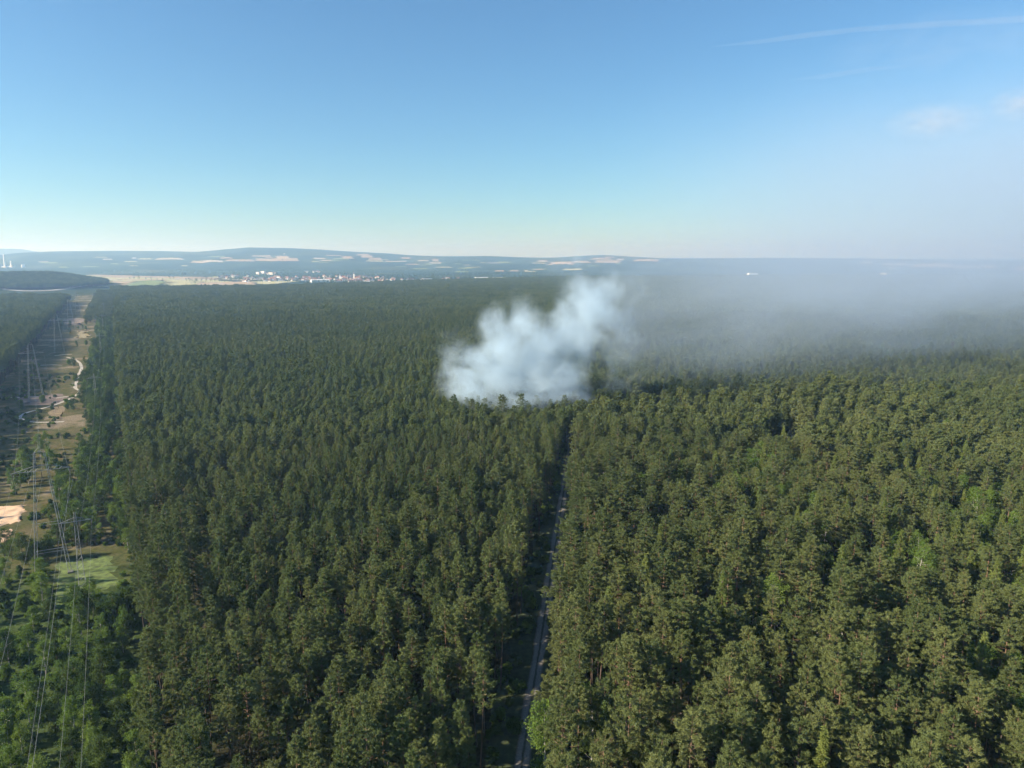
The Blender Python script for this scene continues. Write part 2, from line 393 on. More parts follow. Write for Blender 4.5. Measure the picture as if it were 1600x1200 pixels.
def make_cone(H, rm, lod, seed, droop=0.25, dens=1.0, cb=.12):
    """spruce or larch: conical, tiers of drooping sprays"""
    rg = np.random.default_rng(seed); global rng; rng = rg
    C = []; D = []; limbs = []; z = H * cb; az = 0.0
    while z < H - .2:
        t = z / H; Lm = rm * (1 - t) ** 0.85 * (0.55 + 0.45 * min(1, (z - H * cb) / (H * .12) + .3)) + .12
        for q in range(rg.integers(5, 8)):
            az += 2.4 + rg.normal(0, .3); L = Lm * rg.uniform(.65, 1.15); a = np.array([0, 0, z]); dr = droop * (1 - t * 1.3)
            e = a + np.array([math.cos(az) * L, math.sin(az) * L, -dr * L]); limbs.append((a, e, .03))
            side = np.array([-math.sin(az), math.cos(az), 0])
            for s in 1 - .75 * rg.random(max(2, int((2 + 3.0 * L) * dens))) ** 1.3:
                C.append(a + (e - a) * s + side * rg.normal(0, .17) * L * (1.3 - s) + [0, 0, .12 * L * math.sin(s * 3)]); D.append(unit(np.array([math.cos(az), math.sin(az), -.15]) + side * rg.normal(0, .6)))
        z += rg.uniform(.42, .62)
    C = np.array(C); D = np.array(D); nb = 8 if lod == 0 else 4
    cc = np.repeat(C, nb, 0); dd = unit(np.repeat(D, nb, 0) + rg.normal(size=(len(cc), 3)) * .65); cc = cc + rg.normal(0, .1, cc.shape)
    ln = .45 if lod == 0 else .7; wd = .15 if lod == 0 else .3
    V = blades(cc - dd * ln * .2, dd, ln * rg.uniform(.7, 1.3, len(cc)), wd * rg.uniform(.7, 1.3, len(cc)))
    mb, _ = trunk_mb(H, .17, (0, 0), limbs[::2] if lod == 0 else [], n=6); return mb, V
def make_broad(H, rm, lod, seed, stems=1, low=.18):
    """birch, alder, aspen: forking stems, rounded clumps of small leaves"""
    rg = np.random.default_rng(seed); global rng; rng = rg
    mb = MB(); tips = []
    for s in range(stems):
        a0 = rg.uniform(0, 6.28); sp = (0.10 * H if stems > 1 else 0.02 * H)
        base = np.array([math.cos(a0) * .15 * (stems > 1), math.sin(a0) * .15 * (stems > 1), -.2])
        top = np.array([math.cos(a0) * sp, math.sin(a0) * sp, H * rg.uniform(.84, .95)])
        k = np.linspace(0, 1, 6)[:, None]; P = base + (top - base) * k + np.c_[np.sin(k[:, 0] * 3) * rg.normal(0, .02 * H), np.sin(k[:, 0] * 4) * rg.normal(0, .02 * H), 0 * k[:, 0]]
        mb.tube(P, np.linspace(.013 * H + .02, .02, 6), 5)
        nl = int(9 + H * 1.1)
        for q in range(nl):
            t = low + (1 - low) * (q + rg.random()) / nl; p = P[0] + (P[-1] - P[0]) * t; an = rg.uniform(0, 6.28)
            env = math.sin(math.pi * min(1, (t - low * .5) / (1.06 - low * .5)) ** 0.8) ** .7
            L = rm * env * rg.uniform(.55, 1.12); e = p + np.array([math.cos(an) * L, math.sin(an) * L, L * rg.uniform(.25, .75)])
            mb.tube([p, (p + e) / 2 + [0, 0, .05], e], [.035, .022, .01], 3, cap=False)
            for w in range(4 if lod == 0 else 2): tips.append(p + (e - p) * rg.uniform(.45, 1.05) + rg.normal(0, .16 * rm, 3))
        tips.append(top)
    T = np.array(tips); nb = 34 if lod == 0 else 12; cr = 0.20 * rm + .22
    o = unit(rg.normal(size=(len(T) * nb, 3))) * (rg.random((len(T) * nb, 1)) ** .45) * cr; o[:, 2] *= .75
    cc = np.repeat(T, nb, 0) + o; dd = unit(o + rg.normal(size=o.shape) * .35 * cr + [0, 0, -.05])
    ln = .26 if lod == 0 else .5
    V = blades(cc, dd, ln * rg.uniform(.7, 1.3, len(cc)), ln * .95 * rg.uniform(.7, 1.3, len(cc))); return mb, V
def tri_mesh(name, V, m): return mesh_np(name, V, [np.arange(len(V)).reshape(-1, 3)], [m])
def joined(name, mb, V, mt, ml):
    """one mesh: stem in slot 0, foliage in slot 1"""
    fl = []; mi = []; off = 0; VV = []
    if mb is not None:
        VV += mb.V; off = mb.n
        if mb.Q: q = np.concatenate(mb.Q); fl.append(q); mi += [0] * len(q)
        if mb.T: q = np.concatenate(mb.T); fl.append(q); mi += [0] * len(q)
    VV.append(V); t = np.arange(len(V)).reshape(-1, 3) + off; fl.append(t); mi += [1] * len(t)
    return mesh_np(name, np.concatenate(VV), fl, [mt, ml], mi)

KINDS = {}                                                       # name -> list of (trunk mesh, crown mesh, joined mesh, height)
def reg(kind, H, mb, V, mt, ml, both=True):
    jm = joined(kind + '_tree', mb, V, mt, ml)
    KINDS.setdefault(kind, []).append((mb.mesh(kind + '_trunk', [mt]) if both else None, tri_mesh(kind + '_crown', V, ml) if both else None, jm, H))
for q in range(8): H = 21.0 + (q % 4) * .9; reg('pine', H, *make_pine(H, [.58, .50, .62, .55, .66, .48, .60, .54][q], [2.9, 3.5, 2.6, 3.1, 3.0, 3.6, 2.5, 3.2][q], 0, 100 + q), M_BARK, M_PINE)
for q in range(8): H = 19.0 + (q % 4) * .8; reg('polepine', H, *make_pine(H, [.50, .46, .54, .48, .44, .52, .5, .47][q], [2.3, 2.6, 2.1, 2.4, 2.7, 2.2, 2.35, 2.5][q], 0, 200 + q, True), M_BARK, M_PINE2)
for q in range(6): H = 21.0 + (q % 3) * 1.2; reg('pine_mid', H, *make_pine(H, .5, 2.6 + .14 * q, 1, 300 + q), M_BARK, M_PINE, False)
for q in range(6): H = 19.0 + (q % 3) * 1.0; reg('polepine_mid', H, *make_pine(H, .5, 2.1 + .1 * q, 1, 400 + q, True), M_BARK, M_PINE2, False)
for q in range(3): H = 21.0 + q; reg('larch', H, *make_cone(H, 3.9, 0, 500 + q, .10, .8, .25), M_BARK, M_LARCH)
for q in range(3): H = 20.0 + 1.5 * q; reg('spruce', H, *make_cone(H, 2.8, 0, 520 + q, .32, 1.0, .10), M_BARK, M_SPRUCE)
for q in range(5): H = [9, 11, 8, 12, 10][q]; reg('birch', H, *make_broad(H, H * [.21, .19, .24, .2, .22][q], 0, 540 + q), M_BBARK, M_BIRCH)
for q in range(4): H = [5, 6, 4, 5.5][q]; reg('sapling', H, *make_broad(H, H * .30, 0, 560 + q, 3, .08), M_BBARK, M_BIRCH)
for q in range(4): H = [10, 12, 9, 11][q]; reg('alder', H, *make_broad(H, H * .23, 0, 580 + q, 1 + q % 2, .12), M_BARK, M_DARKLEAF)
for q in range(3): H = 17 + q * 1.5; reg('tallbirch', H, *make_broad(H, 2.9, 0, 600 + q, 1, .3), M_BBARK, M_BIRCH)
for q in range(4): H = 1.1 + .3 * q; reg('shrub', H, *make_broad(H, .9, 1, 620 + q, 3, .02), M_BARK, [M_BIRCH, M_DARKLEAF][q % 2], False)
# far clumps: about a dozen crowns on a patch of canopy
def clump(seed, n, half, h, rm, ml, dens=1.0):
    rg = np.random.default_rng(seed); VV = []; st = MB()
    for k in range(n):
        mb, V = make_pine(h * rg.uniform(.9, 1.1), .5, rm * rg.uniform(.85, 1.15), 2, seed * 50 + k)
        o = np.array([rg.uniform(-half, half), rg.uniform(-half, half), 0]); VV.append(V + o)
        st.add(np.concatenate(mb.V) + o, Q=np.concatenate(mb.Q), T=np.concatenate(mb.T))
    return st, np.concatenate(VV)
for q in range(5): reg('clump', 20, *clump(q + 1, 15, 8.5, 20, 2.5, M_PINE2), M_BARK, M_PINE2, False)

# ---- where trees grow
rng = np.random.default_rng(77)
def jgrid(x0, x1, y0, y1, sp, jit):
    nx = int((x1 - x0) / sp); ny = int((y1 - y0) / sp)
    X, Y = np.meshgrid(x0 + (np.arange(nx) + .5) * sp, y0 + (np.arange(ny) + .5) * sp)
    X = X + (np.arange(ny)[:, None] % 2) * sp * .5
    return np.c_[(X + rng.normal(0, jit * sp, X.shape)).ravel(), (Y + rng.normal(0, jit * sp, Y.shape)).ravel()]
def in_view(P, z=12, mx=110, near=70):
    px, py, dep = px_of(P[:, 0], P[:, 1], z)
    return (dep > near) & (px > -mx - 75000 / np.maximum(dep, 1)) & (px < 1600 + mx + 4000 / np.maximum(dep, 1)) & (py < 1420)
def far_limit(P):
    az = np.arctan2(P[:, 0], P[:, 1]); px = 800 + F * np.tan(az) / CP
    return np.interp(px, [-200, 140, 170, 330, 480, 620, 900, 1700], [1680, 1680, 2200, 2230, 2350, 2700, 3500, 3900])
def lownoise(x, y, k=1.0): return (np.sin(x / 23 * k + 1.3 * np.sin(y / 31 * k)) + np.sin(y / 19 * k + 1.7 * np.sin(x / 37 * k))) / 2
NEAR_R, MID_R = 340, 1150
inst = []                                                        # (kind, variant, x, y, z, rot, scale)
def put(kind, x, y, z=0.0, s=1.0, v=None, tilt=0.0):
    inst.append((kind, int(rng.integers(len(KINDS[kind]))) if v is None else v, float(x), float(y), float(z), float(rng.uniform(0, 6.283)), float(s)))
# pines: near and middle distance
for side in ('centre', 'east', 'west'):
    sp = {'centre': 4.75, 'east': 5.5, 'west': 4.8}[side]
    P = jgrid(-1000, 1000, 40, MID_R, sp, .24); P = P[in_view(P)]
    r = np.hypot(P[:, 0], P[:, 1]); s = cor_s(P[:, 0], P[:, 1]); d = trk_d(P[:, 0], P[:, 1]); P_ = P
    tr = P[:, 1] < 362; nar = np.clip((P[:, 1] - 250) / 60, 0, 1)
    if side == 'centre': ok = (s < 0) & (d < np.where(tr, -6.6 + 2.9 * nar, 0))
    elif side == 'east': ok = (s < 0) & (d > np.where(tr, 5.1 - 1.9 * nar, 0))
    else: ok = s > CW
    ok &= r < MID_R
    if side == 'east':                                           # a cross ride behind the near stand, and a few gaps
        ride = P[:, 1] - (452 + 0.05 * P[:, 0]); ok &= ~((np.abs(ride) < 8) & (P[:, 0] > 90))
        ok &= (lownoise(P[:, 0], P[:, 1]) > -0.86) & (rng.random(len(P)) > .05)
    else: ok &= (lownoise(P[:, 0] + 50, P[:, 1]) > -0.95) & (rng.random(len(P)) > .04)
    P = P[ok]; r = r[ok]; s = s[ok]; d = d[ok]
    for (x, y), rr_, s_, d_ in zip(P, r, s, d):
        kind = 'pine' if side == 'east' else 'polepine'
        sc = np.clip(rng.normal(1.0, .10) + .06 * float(lownoise(x, y, .3)), .70, 1.25)
        if side == 'east' and y > 462: sc *= .9; kind = 'polepine' if rng.random() < .6 else 'pine'
        if side == 'centre' and rng.random() < .25 and d_ > -60: kind = 'pine'; sc *= .95
        if side == 'east':
            pl = .55 * np.exp(-((x - 150) / 55) ** 2 - ((y - 215) / 70) ** 2) + .5 * np.exp(-((x - 105) / 28) ** 2 - ((y - 285) / 34) ** 2) + .02
            u = rng.random()
            if u < pl * .5: put('larch', x, y, 0, sc); continue
            if u < pl: put('tallbirch', x, y, 0, sc * 1.05); continue
            if u > .985: put('spruce', x, y, 0, sc); continue
        if rr_ > NEAR_R: kind += '_mid'
        put(kind, x, y, 0, sc)
# pines: far canopy, in clumps
P = jgrid(-3600, 3600, 600, 4100, 16.5, .2); P = P[in_view(P, 20, 60)]
r = np.hypot(P[:, 0], P[:, 1]); s = cor_s(P[:, 0], P[:, 1])
P = P[(r > MID_R) & (P[:, 1] < far_limit(P)) & ((s < -6) | (s > CW + 6))]
for x, y in P: put('clump', x, y, 0, rng.normal(1, .06))
P = jgrid(-1330, -500, 1130, 2160, 13, .3); s = cor_s(P[:, 0], P[:, 1])
for x, y in P[(s > 4) & (s < 40)]: put('clump', x, y, 0, rng.uniform(.42, .62))
# the wooded ridge west of the fields
P = jgrid(-2900, -1100, 2200, 3600, 15, .25); r = np.hypot(P[:, 0], P[:, 1]); g_ = terrain(P[:, 0], P[:, 1])
P = P[(g_ > 5.0) & in_view(P, 30, 60)]
for x, y in P: put('clump', x, y, float(terrain(x, y)), rng.uniform(.75, 1.1))
# broadleaves and shrubs of the clearing
def free(x, y):
    px, py, _ = px_of(x, y, 0.0)
    if 80 < px < 190 and 862 < py < 950: return False
    if px < 46 and 780 < py < 870: return False
    return all((x - p[0]) ** 2 + (y - p[1]) ** 2 > 12 for p in pth)
P = jgrid(-700, 60, 60, 1150, 5.2, .33); P = P[in_view(P, 5, 60, 60)]
for x, y in P:
    s_ = float(cor_s(x, y))
    if not (1.5 < s_ < CW - 2) or not free(x, y): continue
    u = rng.random()
    if y < 200:
        if s_ < 26:
            if u < .80: put('birch' if rng.random() < .75 else 'alder', x, y, 0, rng.uniform(.8, 1.15))
        elif s_ < 66 and u < .55: put('sapling' if rng.random() < .65 else 'birch', x, y, 0, rng.uniform(.6, 1.05))
        elif u < .3: put('alder', x, y, 0, rng.uniform(.7, 1.0))
    elif y < 330:
        if s_ < 27 and u < .80: put('alder' if rng.random() < .5 else 'birch', x, y, 0, rng.uniform(.75, 1.1))
        elif u < .10: put('birch' if rng.random() < .5 else 'sapling', x, y, 0, rng.uniform(.7, 1.0))
    else:
        gap = 0.5 * math.sin(y / 37.0) + .5 * math.sin(y / 91 + 1)
        lim = 23 + 3 * gap
        if s_ < lim and u < (.28 if 340 < y < 425 and s_ > 11 else .85): put('alder' if rng.random() < .7 else 'birch', x, y, 0, rng.uniform(.8, 1.12) * (1.0 if s_ > 8 else .8))
        elif u < .10 * max(0.0, float(lownoise(x * 1.3, y * 1.3))): put('sapling' if rng.random() < .7 else 'alder', x, y, 0, rng.uniform(.6, 1.0))
for px, py, h in [(45, 742, 1.25), (32, 748, 1.1), (38, 735, 1.15), (62, 700, 1.0), (72, 690, .9), (25, 760, .9), (20, 862, .9), (40, 868, 1.0), (60, 862, .8), (8, 855, .8)]:
    q = gp(px, py + 14); put('alder' if py > 850 else 'birch', q[0], q[1], 0, h)
# low shrubs on the clearing, the verge and under the eastern pines
P = jgrid(-420, 60, 60, 620, 3.4, .4); P = P[in_view(P, 1, 40, 60)]
for x, y in P:
    s_ = float(cor_s(x, y))
    if 0 < s_ < CW and free(x, y) and rng.random() < (.55 if y < 220 else .30 * max(0.0, .5 + float(lownoise(x * 2.2, y * 2.2)))): put('shrub', x, y, 0, rng.uniform(.5, 1.2))
P = jgrid(-40, 230, 90, 430, 3.6, .4); d = trk_d(P[:, 0], P[:, 1])
for (x, y), d_ in zip(P, d):
    if -8 < d_ < -2.6 or 2.6 < d_ < 6:
        if rng.random() < .9: put('shrub', x, y, 0, rng.uniform(.4, 1.6))
    elif d_ > 6 and rng.random() < .22: put('shrub', x, y, 0, rng.uniform(.8, 2.2))

# ---- individuals (the ones that show largest) and the rest of the wood
LIM = {'pine': 300, 'larch': 60, 'tallbirch': 40, 'spruce': 16, 'broad': 300}
fam = {'pine': 'pine', 'polepine': 'pine', 'larch': 'larch', 'tallbirch': 'tallbirch', 'spruce': 'spruce', 'birch': 'broad', 'alder': 'broad', 'sapling': 'broad'}
cand = {}
for n_, (k, v, x, y, z, ro, sc) in enumerate(inst):
    if k in fam:
        H = KINDS[k][v][3] * sc; px, py, dep = px_of(x, y, H * .85)
        if -10 < px < 1610 and py < 1215: cand.setdefault(fam[k], []).append((-H / dep, n_))
chosen = set()
for f_, L in cand.items():
    L.sort(); chosen |= {n_ for _, n_ in L[:LIM[f_]]}
LOOK = {'pine': ['round-topped ', 'wide-spreading ', 'slender long-stemmed ', 'lopsided ', 'short-crowned long-stemmed ', 'wide deep-crowned ', 'thin-crowned ', 'full-crowned '],
        'polepine': ['pointed ', 'deep-crowned ', 'thin-crowned ', 'narrow ', 'wide deep-crowned ', 'slim ', 'slender pointed ', 'full-crowned ']}
def describe(k, v, x, y, H, sc):
    d_ = float(trk_d(x, y)); s_ = float(cor_s(x, y))
    if k in ('pine', 'polepine'):
        sz = ('Tall ' if sc > 1.06 else 'Short ' if sc < .93 else '') + LOOK[k][v]
        if 0 < d_ < 11: return sz + 'pine lining the gravel track on its broad-crowned side', 'pines along the broad-crowned side of the track'
        if -13 < d_ < 0: return sz + 'pine lining the shaded grassy verge of the gravel track', 'pines along the grassy verge'
        if -12 < s_ < 0: return sz + 'pine on the wood edge facing the power-line clearing', 'pines on the clearing edge'
        if s_ > CW: return sz + 'pine in the wood beyond the power lines', 'pines beyond the power lines'
        if d_ > 0:
            return sz + ('pine inside the stand across the track from the power lines' if d_ > 40 else 'pine a few rows in from the gravel track'), 'pines of the broad-crowned stand'
        if k == 'pine': return sz + 'pine with broad crown among narrow ones between track and power lines', 'broad pines between track and power lines'
        return sz + ('pine deep in the dense stand between track and power lines' if d_ < -45 else 'pine a few rows in from the shaded track verge'), 'narrow pines of the dense stand'
    if k == 'larch': return ('Tall ' if sc > 1.08 else 'Short ' if sc < .95 else '') + ['pale green feathery larch', 'pale green larch with long side branches', 'narrow pale green larch'][v] + (' among broad-crowned pines' if d_ < 75 else ' in the mixed patch of larches and birches'), 'larches among the pines'
    if k == 'tallbirch': return ('Tall ' if sc > 1.08 else '') + 'bright green birch with pale stem among the larches', 'birches among the larches'
    if k == 'spruce': return ('Tall ' if sc > 1.0 else '') + 'conical spruce with drooping branches among rounded pines', 'spruces among the pines'
    nm = {'birch': 'light green birch', 'alder': 'dark green rounded alder', 'sapling': 'bushy light green sapling'}[k]
    if y < 200: w = 'in the thicket along the wood edge below the meadow' if s_ < 26 else 'under the cables on the clearing below the meadow'
    elif y < 240: w = 'beside the bright green meadow in the clearing'
    elif s_ > 44: w = 'standing alone on the open heath under the cables'
    elif y < 330: w = 'in the broadleaf belt between meadow and footpath'
    else: w = 'in the broadleaf belt beside the sandy footpath'
    return (('Tall ' if sc > 1.03 else '') + nm + ' ' + w), 'broadleaf trees of the clearing'
NAME = {'pine': 'pine_tree', 'polepine': 'pine_tree', 'larch': 'larch_tree', 'tallbirch': 'birch_tree', 'spruce': 'spruce_tree', 'birch': 'birch_tree', 'alder': 'alder_tree', 'sapling': 'birch_sapling'}
for n_ in sorted(chosen):
    k, v, x, y, z, ro, sc = inst[n_]; tm, cm, jm, H = KINDS[k][v]
    e = bpy.data.objects.new(NAME[k], None); e.empty_display_size = .5; COL.objects.link(e)
    e.location = (x, y, z); e.rotation_euler = (0, 0, ro); e.scale = (sc, sc, sc * rng.uniform(.96, 1.05))
    lab, grp = describe(k, v, x, y, H, sc); tag(e, lab[0].upper() + lab[1:], 'tree', grp)
    link('trunk', tm, e); link('crown', cm, e)
def scatter(name, kinds, label, cat):
    """everything of these kinds that is not an individual: one object, instanced on points"""
    L = [q for n_, q in enumerate(inst) if n_ not in chosen and q[0] in kinds]
    if not L: return
    c = bpy.data.collections.new(name + '_sources'); idx = {}
    for k in kinds:
        for v, q in enumerate(KINDS[k]):
            idx[(k, v)] = len(idx); o = bpy.data.objects.new('%03d_%s' % (idx[(k, v)], k), q[2]); c.objects.link(o)
    me = bpy.data.meshes.new(name); me.vertices.add(len(L))
    me.vertices.foreach_set('co', np.array([q[2:5] for q in L], np.float32).ravel())
    for nm, ty, vals in (('variant', 'INT', [idx[(q[0], q[1])] for q in L]), ('turn', 'FLOAT', [q[5] for q in L]), ('size', 'FLOAT', [q[6] for q in L])):
        at = me.attributes.new(nm, ty, 'POINT'); at.data.foreach_set('value', np.array(vals, np.int32 if ty == 'INT' else np.float32))
    o = link(name, me); tag(o, label, cat, kind='stuff')
    ng = bpy.data.node_groups.new(name, 'GeometryNodeTree')
    ng.interface.new_socket('Geometry', in_out='INPUT', socket_type='NodeSocketGeometry'); ng.interface.new_socket('Geometry', in_out='OUTPUT', socket_type='NodeSocketGeometry')
    N = ng.nodes; gi = N.new('NodeGroupInput'); go = N.new('NodeGroupOutput')
    ci = N.new('GeometryNodeCollectionInfo'); ci.inputs[0].default_value = c; ci.inputs['Separate Children'].default_value = True; ci.inputs['Reset Children'].default_value = True
    ip = N.new('GeometryNodeInstanceOnPoints'); ip.inputs['Pick Instance'].default_value = True
    def na(nm, ty): a = N.new('GeometryNodeInputNamedAttribute'); a.data_type = ty; a.inputs[0].default_value = nm; return a.outputs[0]
    cx = N.new('ShaderNodeCombineXYZ'); ng.links.new(na('turn', 'FLOAT'), cx.inputs[2])
    er = N.new('FunctionNodeEulerToRotation'); ng.links.new(cx.outputs[0], er.inputs[0])
    ng.links.new(gi.outputs[0], ip.inputs['Points']); ng.links.new(ci.outputs[0], ip.inputs['Instance'])
    ng.links.new(na('variant', 'INT'), ip.inputs['Instance Index']); ng.links.new(er.outputs[0], ip.inputs['Rotation']); ng.links.new(na('size', 'FLOAT'), ip.inputs['Scale'])
    ng.links.new(ip.outputs[0], go.inputs[0])
    md = o.modifiers.new('scatter', 'NODES'); md.node_group = ng
scatter('pine_forest', ['pine', 'polepine', 'pine_mid', 'polepine_mid', 'clump'], 'Wide dark green pine forest reaching to the fields', 'forest')
scatter('mixed_woodland', ['larch', 'tallbirch', 'spruce'], 'Larches, birches and spruces scattered through the farther pines', 'woodland')
scatter('clearing_scrub', ['birch', 'alder', 'sapling'], 'Broadleaf scrub along the distant power-line clearing', 'scrub')
scatter('undergrowth', ['shrub'], 'Low green shrubs on heath, verge and forest floor', 'undergrowth')

# dead pines
def dead_tree(x, y, H, seed, label):
    rg = np.random.default_rng(seed); mb = MB(); z = np.linspace(-.3, H, 8)
    P = np.c_[np.sin(z / H * 2) * rg.normal(0, .5), np.sin(z / H * 3) * rg.normal(0, .5), z]; mb.tube(P, np.linspace(.2, .03, 8), 6)
    e = bpy.data.objects.new('dead_pine', None); COL.objects.link(e); e.location = (x, y, 0); tag(e, label, 'dead tree', 'dead pines')
    link('trunk', mb.mesh('dead_trunk', [M_DEAD]), e)
    bm = MB()
    for q in range(16):
        t = rg.uniform(.45, .97); p = np.array([np.interp(t * H, z, P[:, 0]), np.interp(t * H, z, P[:, 1]), t * H]); an = rg.uniform(0, 6.28); l = rg.uniform(.6, 2.0) * (1.2 - t)
        bm.tube([p, p + [math.cos(an) * l * .6, math.sin(an) * l * .6, .05], p + [math.cos(an) * l, math.sin(an) * l, .35 * l]], [.04, .03, .01], 4, cap=False)
    link('branches', bm.mesh('dead_branches', [M_DEAD]), e)
for q, (px, py, H) in enumerate([(1561, 640, 19), (1573, 643, 18), (1566, 645, 15), (1580, 641, 19.5)]):
    p = gp(px, py, 3.0); dead_tree(p[0], p[1], H, 40 + q, ['Bare dead pine at the cross ride behind the broad-crowned stand', 'Leaning bare dead pine at the cross ride'][q % 2])
p = gp(1262, 1010, 12); dead_tree(p[0], p[1], 22, 50, 'Dark dead pine with crooked bare twigs among green crowns')

# ------------------------------------------------------------------ power lines
LD = np.array([-0.487, 0.873]); LP = np.array([0.873, 0.487])    # along the line, and across it
YAW = math.atan2(LP[1], LP[0])
def lattice(mb, a, b, w0, w1, n, r=.05, brace=.03):
    """slim square lattice post from a to b"""
    a = np.array(a, float); b = np.array(b, float)
    cs = [np.array([sx, sy, 0]) for sx, sy in ((-.5, -.5), (.5, -.5), (.5, .5), (-.5, .5))]
    lev = [a + (b - a) * t for t in np.linspace(0, 1, n + 1)]; wd = np.linspace(w0, w1, n + 1)
    for c in cs: mb.tube([lev[0] + c * wd[0], lev[-1] + c * wd[-1]], r, 4)
    for q in range(n):
        for k in range(4):
            c0, c1 = cs[k], cs[(k + 1) % 4]
            mb.tube([lev[q] + (c0 if q % 2 else c1) * wd[q], lev[q + 1] + (c1 if q % 2 else c0) * wd[q + 1]], brace, 3)
def arm_pts(half, z, n=3): return [(x, 0, z) for x in np.linspace(-half, half, n)]
def insulator(parent, x, z, L):
    mb = MB(); zs = np.linspace(z, z - L, 15); mb.tube(np.c_[np.full(15, x), np.zeros(15), zs], [.05 if q % 2 else .13 for q in range(15)], 6)
    return link('insulator', mb.mesh('insulator', [M_GLASSY]), parent)
def a_frame(x, y, label):
    e = bpy.data.objects.new('pylon', None); COL.objects.link(e); e.location = (x, y, 0); e.rotation_euler = (0, 0, YAW); tag(e, label, 'pylon', 'tall two-legged pylons')
    for s in (-1, 1):
        mb = MB(); lattice(mb, (s * 4.6, 0, 0), (s * 1.3, 0, 41), .9, .4, 22, .05, .03); link('leg', mb.mesh('leg', [M_STEEL]), e)
        fb = MB(); fb.box((s * 4.65, 0, .1), (.8, .8, .45)); link('footing', fb.mesh('footing', [M_CONC]), e)
    for z, h in ((35, 7.8),):
        mb = MB()
        mb.tube([(-h, 0, z), (h, 0, z)], .09, 4); mb.tube([(-h, 0, z), (-2, 0, z + 1.6), (2, 0, z + 1.6), (h, 0, z)], .07, 4)
        for x_ in np.linspace(-h * .8, h * .8, 9): mb.tube([(x_, 0, z), (x_ + .9, 0, z + 1.4 * (1 - abs(x_) / h))], .04, 3)
        link('crossarm', mb.mesh('crossarm', [M_STEEL]), e)
        for x_ in (-h + .3, 0, h - .3): insulator(e, x_, z, 2.4)
    for z in (18, 9):
        mb = MB(); w = np.interp(z, [0, 41], [4.6, 1.3]); mb.tube([(-w, 0, z), (w, 0, z)], .07, 4); mb.tube([(-w, 0, z - .9), (w, 0, z - .9)], .05, 4); link('tie_beam', mb.mesh('tie', [M_STEEL]), e)
    mb = MB(); mb.tube([(-1.3, 0, 41), (1.3, 0, 41)], .07, 4); mb.tube([(-1.3, 0, 41), (0, 0, 42.6), (1.3, 0, 41)], .06, 4); link('peak', mb.mesh('peak', [M_STEEL]), e)
def slim_mast(x, y, label):
    e = bpy.data.objects.new('pylon', None); COL.objects.link(e); e.location = (x, y, 0); e.rotation_euler = (0, 0, YAW); tag(e, label, 'pylon', 'slim lattice pylons')
    mb = MB(); lattice(mb, (0, 0, 0), (0, 0, 25.5), 2.0, .4, 16, .045, .028); link('mast', mb.mesh('mast', [M_STEEL]), e)
    fb = MB(); fb.box((0, 0, .1), (1.25, 1.25, .3)); link('footing', fb.mesh('footing', [M_CONC]), e)
    mb = MB(); h = 4.2; z = 22.5; mb.tube([(-h, 0, z), (h, 0, z)], .09, 4); mb.tube([(-h, 0, z), (0, 0, z + 1.4), (h, 0, z)], .06, 4)
    for x_ in np.linspace(-h * .75, h * .75, 7): mb.tube([(x_, 0, z), (x_ * .9, 0, z + 1.3 * (1 - abs(x_) / h))], .04, 3)
    link('crossarm', mb.mesh('crossarm', [M_STEEL]), e)
    for x_ in (-h + .2, 0.8, h - .2): insulator(e, x_, z, 1.8)
TA = [np.array(p) for p in ((10., -67.), (-147., 214.), (-338., 496.), (-491., 766.), (-643., 1036.), (-795., 1306.))]
TB = [np.array([-131., 203.]) + LD * 300 * k for k in (-1, 0, 1, 2, 3, 4)]
wh = ['', 'beside the bright meadow and the sand pit', 'where the pale footpath makes its bend', 'next farther on beyond the footpath', 'far along the clearing', 'at the distant end of the clearing']
for k in range(1, 6):
    a_frame(*TA[k], 'Tall two-legged steel pylon ' + wh[k]); slim_mast(*TB[k], 'Slim lattice pylon with one crossarm ' + wh[k])
def cable(T, off, z, sag, label, r=.055):
    mb = MB(); P = []
    for a, b in zip(T[:-1], T[1:]):
        for t in np.linspace(0, 1, 25)[:-1]:
            q = a + (b - a) * t + LP * off; P.append((q[0], q[1], z - 4 * sag * t * (1 - t)))
    mb.tube(P, r, 5); o = link('cable', mb.mesh('cable', [M_WIRE], True)); tag(o, label, 'cable', 'power cables')
TA[0] = TA[1] - LD * 322; TB[0] = TB[1] - LD * 300
for off, nm in ((-7.5, 'wood side'), (0.0, 'middle'), (7.5, 'thicket side')): cable(TA, off, 32.6, 8.5, 'Cable of the tall two-legged pylons, ' + nm, .024)
cable(TA, 0, 42.5, 6.5, 'Thin earth wire over the tall pylon peaks', .014)
for off, nm in ((-4.0, 'far side'), (.8, 'middle'), (4.0, 'thicket side')): cable(TB, off, 20.7, 6.5, 'Cable of the slim pylons, ' + nm, .022)

# ------------------------------------------------------------------ far fields, road, town
def field_mat(name, c, c2, k=0.05):
    m, nt, out = mat(name); b = NB(nt); P = b.pos()
    n1 = b.noise(P, 0.004, 3).outputs[0]; n2 = b.noise(b.vmath('MULTIPLY', P, (1, .12, 1)), k, 2).outputs[0]
    col = b.mix(b.math('MULTIPLY_ADD', n2, .6, b.math('MULTIPLY', n1, .4)), c, c2)
    p = b.n('ShaderNodeBsdfDiffuse'); b.put(p.inputs[0], col); nt.links.new(p.outputs[0], out.inputs[0]); return m
FM = {'straw': field_mat('stubble', (.30, .235, .16), (.44, .35, .24)), 'pale': field_mat('ripe_grain', (.36, .32, .25), (.48, .44, .35)),
      'green': field_mat('green_crop', (.16, .21, .09), (.22, .27, .12)), 'olive': field_mat('pale_crop', (.34, .34, .18), (.44, .42, .25))}
def field(poly, m, z=0.4):
    zf = lambda px, py: hit(px, py)
    me = patch('field', poly, FM[m], z, n=16, zf=zf)
